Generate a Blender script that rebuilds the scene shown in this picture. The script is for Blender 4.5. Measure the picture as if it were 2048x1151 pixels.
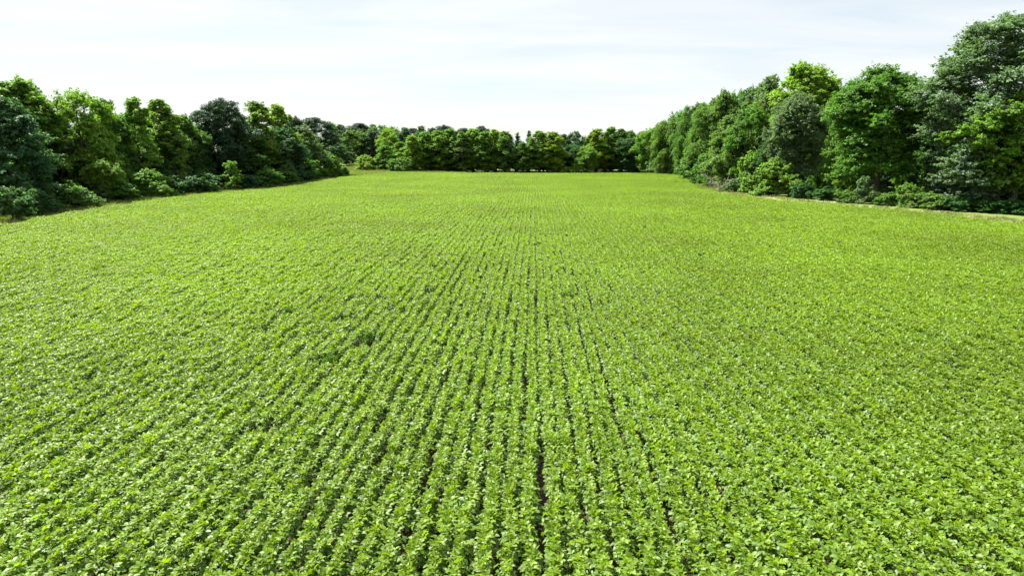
import bpy, math
import numpy as np
from mathutils import Vector, Matrix, Euler

sc = bpy.context.scene
for o in list(bpy.data.objects):
    bpy.data.objects.remove(o)
C = sc.collection

# ------------------------------------------------------------------ camera
CAM_H = 8.0                       # drone height above the field
PITCH = math.radians(11.81)       # looking slightly down
YAW = math.radians(1.76)          # the crop rows run along +Y
FPX = 1365.0                      # 24 mm lens, in pixels of a 2048 wide picture
cam_data = bpy.data.cameras.new('camera')
cam_data.sensor_width = 36.0
cam_data.lens = 24.0
cam_data.clip_start = 0.1
cam_data.clip_end = 6000.0
cam = bpy.data.objects.new('camera', cam_data)
cam.location = (0, 0, CAM_H)
cam.rotation_euler = (math.pi / 2 - PITCH, 0, YAW)
C.objects.link(cam)
sc.camera = cam

# ------------------------------------------------------------------ sky, sun, exposure
SUN_EL = math.radians(56)
SUN_ROT = math.radians(-58)       # sun stands to the left and a little ahead
world = bpy.data.worlds.new('World')
sc.world = world
world.use_nodes = True
wn, wl = world.node_tree.nodes, world.node_tree.links
wn.clear()
w_out = wn.new('ShaderNodeOutputWorld')
w_bg = wn.new('ShaderNodeBackground')
w_bg.inputs['Strength'].default_value = 0.052
sky = wn.new('ShaderNodeTexSky')
sky.sky_type = 'NISHITA'
sky.sun_disc = False
sky.sun_elevation = SUN_EL
sky.sun_rotation = SUN_ROT
sky.air_density = 1.0
sky.dust_density = 0.6
# thin streaky cirrus: noise on a high flat layer, seen in perspective
tc = wn.new('ShaderNodeTexCoord')
sep = wn.new('ShaderNodeSeparateXYZ')
wl.new(tc.outputs['Generated'], sep.inputs[0])
zadd = wn.new('ShaderNodeMath'); zadd.operation = 'ADD'; zadd.inputs[1].default_value = 0.09
zabs = wn.new('ShaderNodeMath'); zabs.operation = 'ABSOLUTE'
wl.new(sep.outputs['Z'], zabs.inputs[0]); wl.new(zabs.outputs[0], zadd.inputs[0])
dx = wn.new('ShaderNodeMath'); dx.operation = 'DIVIDE'
dy = wn.new('ShaderNodeMath'); dy.operation = 'DIVIDE'
wl.new(sep.outputs['X'], dx.inputs[0]); wl.new(zadd.outputs[0], dx.inputs[1])
wl.new(sep.outputs['Y'], dy.inputs[0]); wl.new(zadd.outputs[0], dy.inputs[1])
comb = wn.new('ShaderNodeCombineXYZ')
sx = wn.new('ShaderNodeMath'); sx.operation = 'MULTIPLY'; sx.inputs[1].default_value = 0.42
wl.new(dx.outputs[0], sx.inputs[0])
wl.new(sx.outputs[0], comb.inputs[0]); wl.new(dy.outputs[0], comb.inputs[1])
cn = wn.new('ShaderNodeTexNoise')
cn.inputs['Scale'].default_value = 0.9
cn.inputs['Detail'].default_value = 7.0
cn.inputs['Roughness'].default_value = 0.58
cn.inputs['Distortion'].default_value = 0.5
wl.new(comb.outputs[0], cn.inputs['Vector'])
cr = wn.new('ShaderNodeMapRange')
cr.inputs['From Min'].default_value = 0.3
cr.inputs['From Max'].default_value = 0.62
cr.inputs['To Min'].default_value = 0.45
cr.inputs['To Max'].default_value = 1.0
wl.new(cn.outputs['Fac'], cr.inputs['Value'])
cmix = wn.new('ShaderNodeMix'); cmix.data_type = 'RGBA'
wl.new(cr.outputs[0], cmix.inputs['Factor'])
wl.new(sky.outputs[0], cmix.inputs['A'])
cmix.inputs['B'].default_value = (6.85, 7.05, 7.1, 1)
wl.new(cmix.outputs['Result'], w_bg.inputs['Color'])
wl.new(w_bg.outputs[0], w_out.inputs['Surface'])

sun_data = bpy.data.lights.new('sun', 'SUN')
sun_data.energy = 5.0
sun_data.angle = math.radians(0.6)
sun_data.color = (1.0, 0.96, 0.88)
sun = bpy.data.objects.new('sun', sun_data)
to_sun = Vector((math.cos(SUN_EL) * math.sin(SUN_ROT), math.cos(SUN_EL) * math.cos(SUN_ROT), math.sin(SUN_EL)))
sun.rotation_euler = to_sun.to_track_quat('Z', 'Y').to_euler()
sun.location = (-60, 40, 80)
C.objects.link(sun)

vs = sc.view_settings
vs.view_transform = 'Standard'
vs.look = 'None'
vs.gamma = 1.0
vs.exposure = 1.5
vs.use_curve_mapping = False
cy = sc.cycles
cy.max_bounces = 6
cy.diffuse_bounces = 2
cy.glossy_bounces = 2
cy.transmission_bounces = 4
cy.transparent_max_bounces = 4
cy.caustics_reflective = False
cy.caustics_refractive = False
cy.sample_clamp_indirect = 4.0
cy.use_denoising = True

# ------------------------------------------------------------------ where things stand
cp, sp = math.cos(PITCH), math.sin(PITCH)
FWD = Vector((-math.sin(YAW), math.cos(YAW), 0))
RGT = Vector((math.cos(YAW), math.sin(YAW), 0))


def sstep(a, b, v):
    t = np.clip((v - a) / (b - a), 0, 1)
    return t * t * (3 - 2 * t)


def hgt(x, y):
    """ground height: a nearly flat field with a shallow swale, rising to the lane at the back left"""
    x = np.asarray(x, float); y = np.asarray(y, float)
    h = -0.32 * np.exp(-((y - 128) / 15.0) ** 2)
    h = h + 0.12 * np.sin(x * 0.045 + 1.0) * np.sin(y * 0.031) * sstep(20, 60, y)
    h = h + 2.0 * sstep(165, 262, y) * sstep(-18, -48, x)
    h = h + 3.0 * sstep(300, 700, y)
    return h


def dist_of(py, z=0.0):
    """forward distance of the ground point seen on image row py"""
    k = (575.5 - py) / FPX
    return (z - CAM_H) * (cp + k * sp) / (k * cp - sp)


def z_at(d, py):
    k = (575.5 - py) / FPX
    return CAM_H + d * (k * cp - sp) / (cp + k * sp)


def depth_of(d, z):
    return d * cp - (z - CAM_H) * sp


def place(px, d, z=0.0):
    xr = (px - 1024) / FPX * depth_of(d, z)
    p = FWD * d + RGT * xr
    return p.x, p.y


# edges of the field, at the height of the crop
L_EDGE = [place(px, dist_of(py, 0.5), 0.5) for px, py in ((0, 451), (100, 428), (200, 413), (300, 399), (400, 387.5),
                                              (500, 378), (600, 367.5), (680, 355))]
R_EDGE = [place(px, dist_of(py, 0.5), 0.5) for px, py in ((2048, 449), (1950, 436), (1850, 424), (1700, 412), (1540, 399),
                                              (1440, 383.5), (1385, 365), (1365, 353))]
LX = np.array([-62, -62] + [p[0] for p in L_EDGE] + [-38, -36]); LY = np.array([0, 30] + [p[1] for p in L_EDGE] + [196, 240])
RX = np.array([60, 60] + [p[0] for p in R_EDGE] + [48]); RY = np.array([0, 30] + [p[1] for p in R_EDGE] + [240])
LO = np.argsort(LY); LX, LY = LX[LO], LY[LO]
RO = np.argsort(RY); RX, RY = RX[RO], RY[RO]
FIELD_BACK = 191.0


def in_field(x, y, grow=0.0):
    wob = 0.35 * np.sin(y * 0.9 + x * 0.05) + 0.25 * np.sin(y * 0.37)
    return (x > np.interp(y, LY, LX) - grow + wob) & (x < np.interp(y, RY, RX) + grow + wob) & \
           (y > 2) & (y < FIELD_BACK + grow + 0.3 * np.sin(x * 0.5))


# ------------------------------------------------------------------ materials
def new_mat(name):
    m = bpy.data.materials.new(name)
    m.use_nodes = True
    m.node_tree.nodes.clear()
    return m, m.node_tree.nodes, m.node_tree.links


def leaf_material(name, base=None, trans_gain=(1.5, 1.55, 0.55), trans=0.42, rough=0.45, spec=0.5, tone_lo=0.72,
                  tone_hi=1.32, young=None, patch=0.0):
    """leaf: glossy skin over a diffuse and translucent blade; 'tone' varies the colour leaf by leaf"""
    m, n, l = new_mat(name)
    out = n.new('ShaderNodeOutputMaterial')
    at = n.new('ShaderNodeAttribute'); at.attribute_name = 'tone'
    mr = n.new('ShaderNodeMapRange')
    mr.inputs['To Min'].default_value = tone_lo; mr.inputs['To Max'].default_value = tone_hi
    l.new(at.outputs['Fac'], mr.inputs['Value'])
    if base is None:
        src = n.new('ShaderNodeObjectInfo').outputs['Color']
    else:
        rgb = n.new('ShaderNodeRGB'); rgb.outputs[0].default_value = (*base, 1); src = rgb.outputs[0]
    if young is not None:
        ya = n.new('ShaderNodeAttribute'); ya.attribute_name = 'young'
        ym = n.new('ShaderNodeMix'); ym.data_type = 'RGBA'
        l.new(ya.outputs['Fac'], ym.inputs['Factor']); l.new(src, ym.inputs['A'])
        ym.inputs['B'].default_value = (*young, 1)
        src = ym.outputs['Result']
    if patch:
        geo = n.new('ShaderNodeNewGeometry')
        pn = n.new('ShaderNodeTexNoise'); pn.inputs['Scale'].default_value = 0.07; pn.inputs['Detail'].default_value = 3
        l.new(geo.outputs['Position'], pn.inputs['Vector'])
        pm = n.new('ShaderNodeMapRange'); pm.inputs['From Min'].default_value = 0.3; pm.inputs['From Max'].default_value = 0.7
        pm.inputs['To Min'].default_value = 1 - patch; pm.inputs['To Max'].default_value = 1 + patch
        l.new(pn.outputs['Fac'], pm.inputs['Value'])
        pv = n.new('ShaderNodeVectorMath'); pv.operation = 'SCALE'
        l.new(src, pv.inputs[0]); l.new(pm.outputs[0], pv.inputs['Scale'])
        src = pv.outputs[0]
    ml = n.new('ShaderNodeVectorMath'); ml.operation = 'SCALE'
    l.new(src, ml.inputs[0]); l.new(mr.outputs[0], ml.inputs['Scale'])
    pr = n.new('ShaderNodeBsdfPrincipled')
    pr.inputs['Roughness'].default_value = rough
    pr.inputs['Specular IOR Level'].default_value = spec
    l.new(ml.outputs[0], pr.inputs['Base Color'])
    tg = n.new('ShaderNodeVectorMath'); tg.operation = 'MULTIPLY'; tg.inputs[1].default_value = trans_gain
    l.new(ml.outputs[0], tg.inputs[0])
    tr = n.new('ShaderNodeBsdfTranslucent')
    l.new(tg.outputs[0], tr.inputs['Color'])
    mx = n.new('ShaderNodeMixShader'); mx.inputs[0].default_value = trans
    l.new(pr.outputs[0], mx.inputs[1]); l.new(tr.outputs[0], mx.inputs[2])
    l.new(mx.outputs[0], out.inputs['Surface'])
    return m


def bark_material(name, c1, c2, scale=6.0):
    m, n, l = new_mat(name)
    out = n.new('ShaderNodeOutputMaterial')
    pr = n.new('ShaderNodeBsdfPrincipled'); pr.inputs['Roughness'].default_value = 0.9
    tcn = n.new('ShaderNodeTexCoord')
    mp = n.new('ShaderNodeMapping'); mp.inputs['Scale'].default_value = (scale, scale, scale * 0.2)
    no = n.new('ShaderNodeTexNoise'); no.inputs['Scale'].default_value = 1.0; no.inputs['Detail'].default_value = 6
    rp = n.new('ShaderNodeValToRGB')
    rp.color_ramp.elements[0].position = 0.35; rp.color_ramp.elements[0].color = (*c1, 1)
    rp.color_ramp.elements[1].position = 0.7; rp.color_ramp.elements[1].color = (*c2, 1)
    bp = n.new('ShaderNodeBump'); bp.inputs['Strength'].default_value = 0.6; bp.inputs['Distance'].default_value = 0.05
    l.new(tcn.outputs['Object'], mp.inputs['Vector']); l.new(mp.outputs[0], no.inputs['Vector'])
    l.new(no.outputs['Fac'], rp.inputs[0]); l.new(rp.outputs[0], pr.inputs['Base Color'])
    l.new(no.outputs['Fac'], bp.inputs['Height']); l.new(bp.outputs[0], pr.inputs['Normal'])
    l.new(pr.outputs[0], out.inputs['Surface'])
    return m


M_LEAF = leaf_material('tree_leaf', trans=0.4, rough=0.55, spec=0.32, trans_gain=(1.4, 1.75, 0.45), tone_lo=0.6, tone_hi=1.45)
M_NEEDLE = leaf_material('pine_needle', trans=0.22, rough=0.5, spec=0.35, trans_gain=(1.2, 1.3, 0.7))
M_SOY = leaf_material('soybean_leaf', base=(0.112, 0.205, 0.024), young=(0.18, 0.28, 0.015), trans=0.45, rough=0.5, spec=0.55,
                      trans_gain=(1.5, 1.5, 0.35), tone_lo=0.75, tone_hi=1.3, patch=0.16)
M_GAP_SHADE = leaf_material('gap_shade_leaf', base=(0.07, 0.15, 0.02), trans=0.45, rough=0.6, spec=0.2)  # darker than the crop, to stand for shade in its gaps
M_GRASS = leaf_material('grass_blade', base=(0.17, 0.215, 0.06), trans=0.3, rough=0.6, spec=0.3, tone_lo=0.7, tone_hi=1.5, patch=0.25)
M_DRY = leaf_material('dry_grass_blade', base=(0.29, 0.29, 0.13), trans=0.25, rough=0.7, spec=0.2, tone_lo=0.65, tone_hi=1.4, patch=0.25)
M_BARK = bark_material('bark', (0.035, 0.027, 0.02), (0.12, 0.1, 0.08))
M_STEM = bark_material('green_stem', (0.06, 0.1, 0.03), (0.1, 0.14, 0.05), 20)
M_DEAD = bark_material('dead_wood', (0.2, 0.17, 0.13), (0.4, 0.36, 0.29), 12)


def ground_material():
    m, n, l = new_mat('ground_soil_and_turf')
    out = n.new('ShaderNodeOutputMaterial')
    pr = n.new('ShaderNodeBsdfPrincipled'); pr.inputs['Roughness'].default_value = 0.95
    pr.inputs['Specular IOR Level'].default_value = 0.15
    geo = n.new('ShaderNodeNewGeometry')

    def noise(scale, detail=5, rough=0.6):
        t = n.new('ShaderNodeTexNoise'); t.inputs['Scale'].default_value = scale
        t.inputs['Detail'].default_value = detail; t.inputs['Roughness'].default_value = rough
        l.new(geo.outputs['Position'], t.inputs['Vector'])
        return t

    def ramp(src, stops):
        r = n.new('ShaderNodeValToRGB')
        els = r.color_ramp.elements
        els[0].position, els[0].color = stops[0][0], (*stops[0][1], 1)
        els[1].position, els[1].color = stops[-1][0], (*stops[-1][1], 1)
        for p_, c_ in stops[1:-1]:
            e = els.new(p_); e.color = (*c_, 1)
        l.new(src, r.inputs[0])
        return r
    grass = ramp(noise(0.35, 8, 0.7).outputs['Fac'], [(0.3, (0.09, 0.13, 0.03)), (0.5, (0.14, 0.19, 0.045)), (0.72, (0.23, 0.25, 0.085))])
    soil = ramp(noise(3.0, 8, 0.7).outputs['Fac'], [(0.3, (0.03, 0.022, 0.016)), (0.7, (0.075, 0.052, 0.038))])
    bare = ramp(noise(1.3, 8, 0.7).outputs['Fac'], [(0.3, (0.24, 0.2, 0.15)), (0.7, (0.42, 0.37, 0.3))])
    a_soil = n.new('ShaderNodeAttribute'); a_soil.attribute_name = 'soil'
    a_bare = n.new('ShaderNodeAttribute'); a_bare.attribute_name = 'bare'
    m1 = n.new('ShaderNodeMix'); m1.data_type = 'RGBA'
    l.new(a_soil.outputs['Fac'], m1.inputs['Factor']); l.new(grass.outputs[0], m1.inputs['A']); l.new(soil.outputs[0], m1.inputs['B'])
    # ragged edge of the bare strips
    bn = noise(0.8, 6, 0.7)
    ad = n.new('ShaderNodeMath'); ad.operation = 'ADD'; l.new(a_bare.outputs['Fac'], ad.inputs[0]); l.new(bn.outputs['Fac'], ad.inputs[1])
    rg = n.new('ShaderNodeMapRange'); rg.inputs['From Min'].default_value = 0.9; rg.inputs['From Max'].default_value = 1.15
    l.new(ad.outputs[0], rg.inputs['Value'])
    m2 = n.new('ShaderNodeMix'); m2.data_type = 'RGBA'
    l.new(rg.outputs[0], m2.inputs['Factor']); l.new(m1.outputs['Result'], m2.inputs['A']); l.new(bare.outputs[0], m2.inputs['B'])
    l.new(m2.outputs['Result'], pr.inputs['Base Color'])
    bp = n.new('ShaderNodeBump'); bp.inputs['Strength'].default_value = 0.5; bp.inputs['Distance'].default_value = 0.06
    l.new(noise(5.0, 8, 0.75).outputs['Fac'], bp.inputs['Height']); l.new(bp.outputs[0], pr.inputs['Normal'])
    l.new(pr.outputs[0], out.inputs['Surface'])
    return m


M_GROUND = ground_material()


# ------------------------------------------------------------------ mesh helpers
def np_mesh(name, verts, faces, mat, attrs=None, smooth=False):
    """verts (n,3), faces (m,k) of one size k, float point attributes"""
    verts = np.asarray(verts, np.float32); faces = np.asarray(faces, np.int32)
    me = bpy.data.meshes.new(name)
    k = faces.shape[1]
    me.vertices.add(len(verts)); me.vertices.foreach_set('co', verts.ravel())
    me.loops.add(faces.size); me.loops.foreach_set('vertex_index', faces.ravel())
    me.polygons.add(len(faces))
    me.polygons.foreach_set('loop_start', np.arange(0, faces.size, k, dtype=np.int32))
    me.polygons.foreach_set('loop_total', np.full(len(faces), k, np.int32))
    if smooth:
        me.polygons.foreach_set('use_smooth', np.ones(len(faces), bool))
    for nm, val in (attrs or {}).items():
        a = me.attributes.new(nm, 'FLOAT', 'POINT')
        a.data.foreach_set('value', np.asarray(val, np.float32))
    me.update(calc_edges=True)
    if mat:
        me.materials.append(mat)
    return me


def link(name, data, parent=None):
    o = bpy.data.objects.new(name, data)
    C.objects.link(o)
    if parent is not None:
        o.parent = parent
    return o


def tag(o, label, cat=None, group=None, kind=None):
    o['label'] = label
    if cat: o['category'] = cat
    if group: o['group'] = group
    if kind: o['kind'] = kind
    return o


def unit(v):
    return v / np.maximum(np.linalg.norm(v, axis=-1, keepdims=True), 1e-9)


def tube_path(pts, radii, sides=6):
    """tapered tube along a polyline -> verts, quads"""
    pts = np.asarray(pts, float); n = len(pts)
    tang = unit(np.gradient(pts, axis=0))
    ref = np.array([0.0, 0.0, 1.0]) if abs(tang[0][2]) < 0.9 else np.array([1.0, 0, 0])
    vs_ = []
    for i in range(n):
        u = unit(np.cross(tang[i], ref)); v = np.cross(tang[i], u)
        a = np.arange(sides) * 2 * np.pi / sides
        vs_.append(pts[i] + radii[i] * (np.cos(a)[:, None] * u + np.sin(a)[:, None] * v))
    vs_ = np.concatenate(vs_)
    f = []
    for i in range(n - 1):
        for j in range(sides):
            k = (j + 1) % sides
            f.append((i * sides + j, i * sides + k, (i + 1) * sides + k, (i + 1) * sides + j))
    return vs_, np.array(f, int)


class Tubes:
    def __init__(self): self.v, self.f, self.n = [], [], 0

    def add(self, pts, radii, sides=6):
        v, f = tube_path(pts, radii, sides)
        self.v.append(v); self.f.append(f + self.n); self.n += len(v)

    def mesh(self, name, mat): return np_mesh(name, np.concatenate(self.v), np.concatenate(self.f), mat, smooth=True)


# ------------------------------------------------------------------ the ground: one sheet to the horizon
def build_ground():
    xs = np.concatenate([[-3000, -1500, -700, -350, -200], np.arange(-120, 121, 1.5), [200, 350, 700, 1500, 3000]])
    ys = np.concatenate([[-1500, -500, -150, -40], np.arange(-10, 300, 1.5), [330, 400, 500, 700, 1000, 1800, 4000]])
    X, Y = np.meshgrid(xs, ys)
    Z = hgt(X, Y)
    v = np.stack([X, Y, Z], -1).reshape(-1, 3)
    nx, ny = len(xs), len(ys)
    i = np.arange(nx - 1)[None, :] + np.arange(ny - 1)[:, None] * nx
    f = np.stack([i, i + 1, i + 1 + nx, i + nx], -1).reshape(-1, 4)
    soil = in_field(v[:, 0], v[:, 1], 0.4).astype(float)
    # bare strips: along the right margin, a washed-out spot at the far right, the lane at the back left
    bare = np.zeros(len(v))
    xr = np.interp(v[:, 1], RY, RX)
    off = v[:, 0] - xr
    track = [place(px, dist_of(py)) for px, py in ((1500, 388), (1540, 395), (1620, 400.5), (1700, 405.5), (1780, 409.5), (1850, 414))]
    track.sort(key=lambda p: p[1])
    tx = np.interp(v[:, 1], [p[1] for p in track], [p[0] for p in track])
    s = np.exp(-((v[:, 0] - tx) / 1.3) ** 2) * sstep(82, 88, v[:, 1]) * (1 - sstep(112, 120, v[:, 1]))
    bare = np.maximum(bare, 0.8 * s)
    bare = np.maximum(bare, 0.42 * np.exp(-((off - 2.5) / 2.5) ** 2) * (1 - sstep(80, 90, v[:, 1])))
    bx, by = place(1355, dist_of(367.5))
    bare = np.maximum(bare, 1.0 * np.exp(-(((v[:, 0] - bx) / 2.2) ** 2 + ((v[:, 1] - by) / 2.4) ** 2)))
    xl = np.interp(v[:, 1], LY, LX)
    s = np.exp(-((v[:, 0] - xl + 2.0) / 1.4) ** 2) * sstep(128, 135, v[:, 1]) * (1 - sstep(200, 210, v[:, 1]))
    bare = np.maximum(bare, 0.12 * s)
    me = np_mesh('ground', v, f, M_GROUND, {'soil': soil, 'bare': bare}, smooth=True)
    o = link('ground', me)
    o['kind'] = 'structure'


build_ground()


# ------------------------------------------------------------------ leaves
def leaf_cloud(rng, cen, nrm, length, ratio=0.62, fold=0.12, tdir=None):
    """one folded quad per leaf"""
    n = len(cen)
    nrm = unit(nrm)
    r = rng.normal(size=(n, 3)) if tdir is None else tdir
    t = unit(r - (r * nrm).sum(1, keepdims=True) * nrm)
    b = np.cross(nrm, t)
    L = length[:, None]; W = L * ratio
    p0 = cen - t * L * 0.5
    p1 = cen + b * W * 0.5 + nrm * L * fold - t * L * 0.06
    p2 = cen + t * L * 0.5 - nrm * L * fold * 0.7
    p3 = cen - b * W * 0.5 + nrm * L * fold - t * L * 0.06
    v = np.stack([p0, p1, p2, p3], 1).reshape(-1, 3)
    f = np.arange(n * 4).reshape(-1, 4)
    return v, f


def crown_from_lobes(rng, lobes, shoots_per_m2, leaves, leaf, spread, upbias=0.55, droop=0.0, ratio=0.62, needle=False, upright=0.15,
                     reach=(0.7, 1.5)):
    """lobes: (x,y,z,rx,rz,tone). Leafy shoots fan out from every lobe; leaves sit along the outer part of each shoot."""
    P, N, T, S, D = [], [], [], [], []
    for (x, y, z, rx, rz, tone) in lobes:
        k = max(5, int(4 * math.pi * rx * (rx + rz) / 2 * shoots_per_m2))
        hz = max(math.hypot(x, y), 0.3)
        d = unit(unit(rng.normal(size=(k, 3))) + np.array([0.3 * x / hz, 0.3 * y / hz, upright]))
        low = d[:, 2] < -0.3
        d[low, 2] *= rng.uniform(-0.6, 0.75, low.sum())
        ln = rng.uniform(reach[0], reach[1], (k, 1, 1)) ** 1.0
        m = leaves
        sp_ = 0.22 + 0.78 * rng.random((k, m, 1)) ** 0.75
        size = np.array([rx, rx, rz])
        lat = rng.normal(size=(k, m, 3)) * spread * (1.25 - 0.75 * sp_) * (1.0 if needle or droop else np.array([1.1, 1.1, 0.65]))
        p = np.array([x, y, z]) + d[:, None, :] * size * ln * sp_ + lat
        p[:, :, 2:] -= (0.12 + droop) * rx * sp_ ** 2 * ln * (1 if droop else 0.6)
        nn = rng.normal(size=(k, m, 3)) * 0.45 + np.array([0, 0, upbias]) + d[:, None, :] * 0.35 + lat / spread * 0.18
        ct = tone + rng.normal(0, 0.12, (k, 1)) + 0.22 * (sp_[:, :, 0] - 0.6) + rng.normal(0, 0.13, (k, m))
        P.append(p.reshape(-1, 3)); N.append(nn.reshape(-1, 3)); T.append(np.clip(ct, 0, 1).ravel())
        S.append((leaf * rng.uniform(0.65, 1.3, (k, m))).ravel())
        if needle:
            D.append((d[:, None, :] * 0.9 + lat / spread * 0.5 + np.array([0, 0, 0.3]) + rng.normal(size=(k, m, 3)) * 0.25).reshape(-1, 3))
        elif droop:
            D.append((np.array([0, 0, -1.0]) + rng.normal(size=(k, m, 3)) * 0.45).reshape(-1, 3))
    P, N, T, S = np.concatenate(P), np.concatenate(N), np.concatenate(T), np.concatenate(S)
    tdir = np.concatenate(D) if D else None
    if tdir is not None:
        N = N + rng.normal(size=N.shape) * 0.5
    v, f = leaf_cloud(rng, P, N, S, ratio, 0.05 if needle else 0.12, tdir)
    return v, f, np.repeat(T, 4)


def trunk_with_limbs(rng, height, r0, lobes, lean=(0, 0), fork=0.85, max_limbs=26):
    tb = Tubes()
    n = 9
    zs = np.linspace(-0.3, height * fork, n)
    wob = np.cumsum(rng.normal(0, 0.07, (n, 2)), 0)
    ax = np.column_stack([wob[:, 0] + lean[0] * zs / height, wob[:, 1] + lean[1] * zs / height, zs])
    ax[0, :2] = 0
    rr = r0 * (1 - 0.86 * np.linspace(0, 1, n)); rr[0] *= 1.5
    tb.add(ax, rr, 8)
    idx = rng.permutation(len(lobes))[:max_limbs]
    for i in idx:
        x, y, z = lobes[i][:3]
        hz = math.hypot(x, y)
        z0 = min(max(z - 0.55 * hz - 0.4, height * 0.1), height * fork * 0.97)
        a = np.array([np.interp(z0, zs, ax[:, 0]), np.interp(z0, zs, ax[:, 1]), z0])
        e = np.array([x, y, z])
        mid = (a + e) / 2 + np.array([0, 0, -0.08 * hz]) + rng.normal(0, 0.12, 3)
        q = (mid + e) / 2 + rng.normal(0, 0.15, 3)
        ra = max(0.03, np.interp(z0, zs, rr) * 0.5)
        tb.add([a, mid, q, e], [ra, ra * 0.7, ra * 0.45, ra * 0.2], 5)
        for _ in range(3):
            e2 = e + unit(rng.normal(size=3)) * lobes[i][3] * 0.8
            tb.add([q, (q + e2) / 2 + rng.normal(0, 0.1, 3), e2], [ra * 0.35, ra * 0.25, ra * 0.1], 4)
    return tb


SPECIES = {}      # name -> (crown mesh, trunk mesh, nominal height, nominal crown width)


def register(name, v, f, tone, tubes, mat=None, bark=None):
    h = np.percentile(v[:, 2], 99.8); w = np.percentile(np.hypot(v[:, 0], v[:, 1]), 98) * 2
    SPECIES[name] = (np_mesh('crown_' + name, v, f, mat or M_LEAF, {'tone': tone}), tubes.mesh('trunk_' + name, bark or M_BARK), h, w)


def lobes_envelope(rng, n, z0, z1, radius, lobe_r, inner=0.35, flat=0.92, lumpy=0.25):
    """lobes spread through a crown between heights z0..z1 whose half width at t in 0..1 is radius(t)"""
    out = []
    ph = rng.uniform(0, 6.28, 3)
    tt = np.linspace(0.0, 1.0, 200); w = np.array([max(radius(t), 0.1) for t in tt]); w = w + 0.25 * w.max(); w = np.cumsum(w / w.sum())
    ga = rng.uniform(0, 6.28)
    for i in range(n):
        t = float(np.interp((i + rng.uniform(0, 1)) / n, w, tt))
        ga += 2.39996 + rng.normal(0, 0.3)
        R = radius(t) * (1 + lumpy * math.sin(2 * ga + ph[0]) * math.sin(5 * t + ph[1]) + rng.normal(0, lumpy * 0.5))
        lr = lobe_r * rng.uniform(0.7, 1.3)
        r = max(0, R - lr * 0.6) * rng.uniform(inner, 1) ** 0.5
        out.append((r * math.cos(ga), r * math.sin(ga), z0 + t * (z1 - z0), lr, lr * flat, rng.uniform(0.3, 0.7)))
    return out


def make_broadleaf(name, seed, h=14.0, half=4.6, n=34, lobe=1.5, z0=1.6, dens=1.5, lpc=34, leaf=0.34, shape='round', clump=0.55,
                   upbias=0.55, lumpy=0.25, r0=0.28, ratio=0.62, droop=0.0, upright=0.15):
    rng = np.random.default_rng(seed)
    if shape == 'round':
        rad = lambda t: half * (math.sin(math.pi * min(1, 0.12 + 0.88 * t) ** 0.8) ** 0.6 if t < 0.995 else 0)
    elif shape == 'cone':
        rad = lambda t: half * (0.62 + 1.2 * t if t < 0.28 else (1 - ((t - 0.28) / 0.72) ** 1.9) * 0.96 + 0.04)
    elif shape == 'dome':
        rad = lambda t: half * (0.8 + 0.4 * t if t < 0.5 else math.sqrt(max(0, 1 - ((t - 0.5) / 0.5) ** 2)) * 0.97 + 0.03)
    else:                      # 'vase'
        rad = lambda t: half * (0.45 + 0.75 * t if t < 0.7 else 0.98 * math.sqrt(max(0.02, 1 - ((t - 0.7) / 0.32) ** 2)))
    lobes = lobes_envelope(rng, n, z0, h - lobe * 0.6, rad, lobe, lumpy=lumpy)
    if shape == 'cone':        # several upright leaders make the spiky top
        for k in range(13):
            a = rng.uniform(0, 6.28); r = half * rng.uniform(0.0, 0.75); zt = h * (1.0 - 0.22 * (r / half) - rng.uniform(0, 0.08))
            for s in range(3):
                lr = lobe * (0.4 - 0.12 * s)
                lobes.append((r * math.cos(a), r * math.sin(a), zt - (2 - s) * lobe * 0.42, lr, lr * 1.6, rng.uniform(0.5, 0.8)))
    v, f, t = crown_from_lobes(rng, lobes, dens, lpc, leaf, clump, upbias, droop, ratio, upright=upright)
    register(name, v, f, t, trunk_with_limbs(rng, h, r0, lobes))


def make_pine(name, seed, h=16.0, half=3.8, n=76):
    rng = np.random.default_rng(seed)
    rad = lambda t: half * (0.75 + 0.6 * t if t < 0.4 else math.sqrt(max(0, 1 - ((t - 0.4) / 0.62) ** 2)))
    lobes = lobes_envelope(rng, n, h * 0.22, h - 0.7, rad, 0.95, inner=0.3, flat=0.75, lumpy=0.25)
    v, f, t = crown_from_lobes(rng, lobes, 2.0, 36, 0.42, 0.2, 0.3, 0, 0.2, needle=True, upright=0.3)
    register(name, v, f, t, trunk_with_limbs(rng, h, 0.26, lobes, fork=0.95), M_NEEDLE)


def make_cedar(name, seed, h=13.0, half=1.5):
    rng = np.random.default_rng(seed)
    rad = lambda t: half * (1 - t) ** 0.8 + 0.1
    lobes = lobes_envelope(rng, 64, 1.0, h - 0.5, rad, 0.45, inner=0.3, flat=1.0, lumpy=0.2)
    lobes += [(0, 0, h - 0.9, 0.35, 0.8, 0.5)]
    v, f, t = crown_from_lobes(rng, lobes, 2.6, 26, 0.3, 0.14, 0.3, 0, 0.3, needle=True, upright=0.8)
    register(name, v, f, t, trunk_with_limbs(rng, h, 0.16, lobes, fork=0.97, max_limbs=12), M_NEEDLE)


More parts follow.
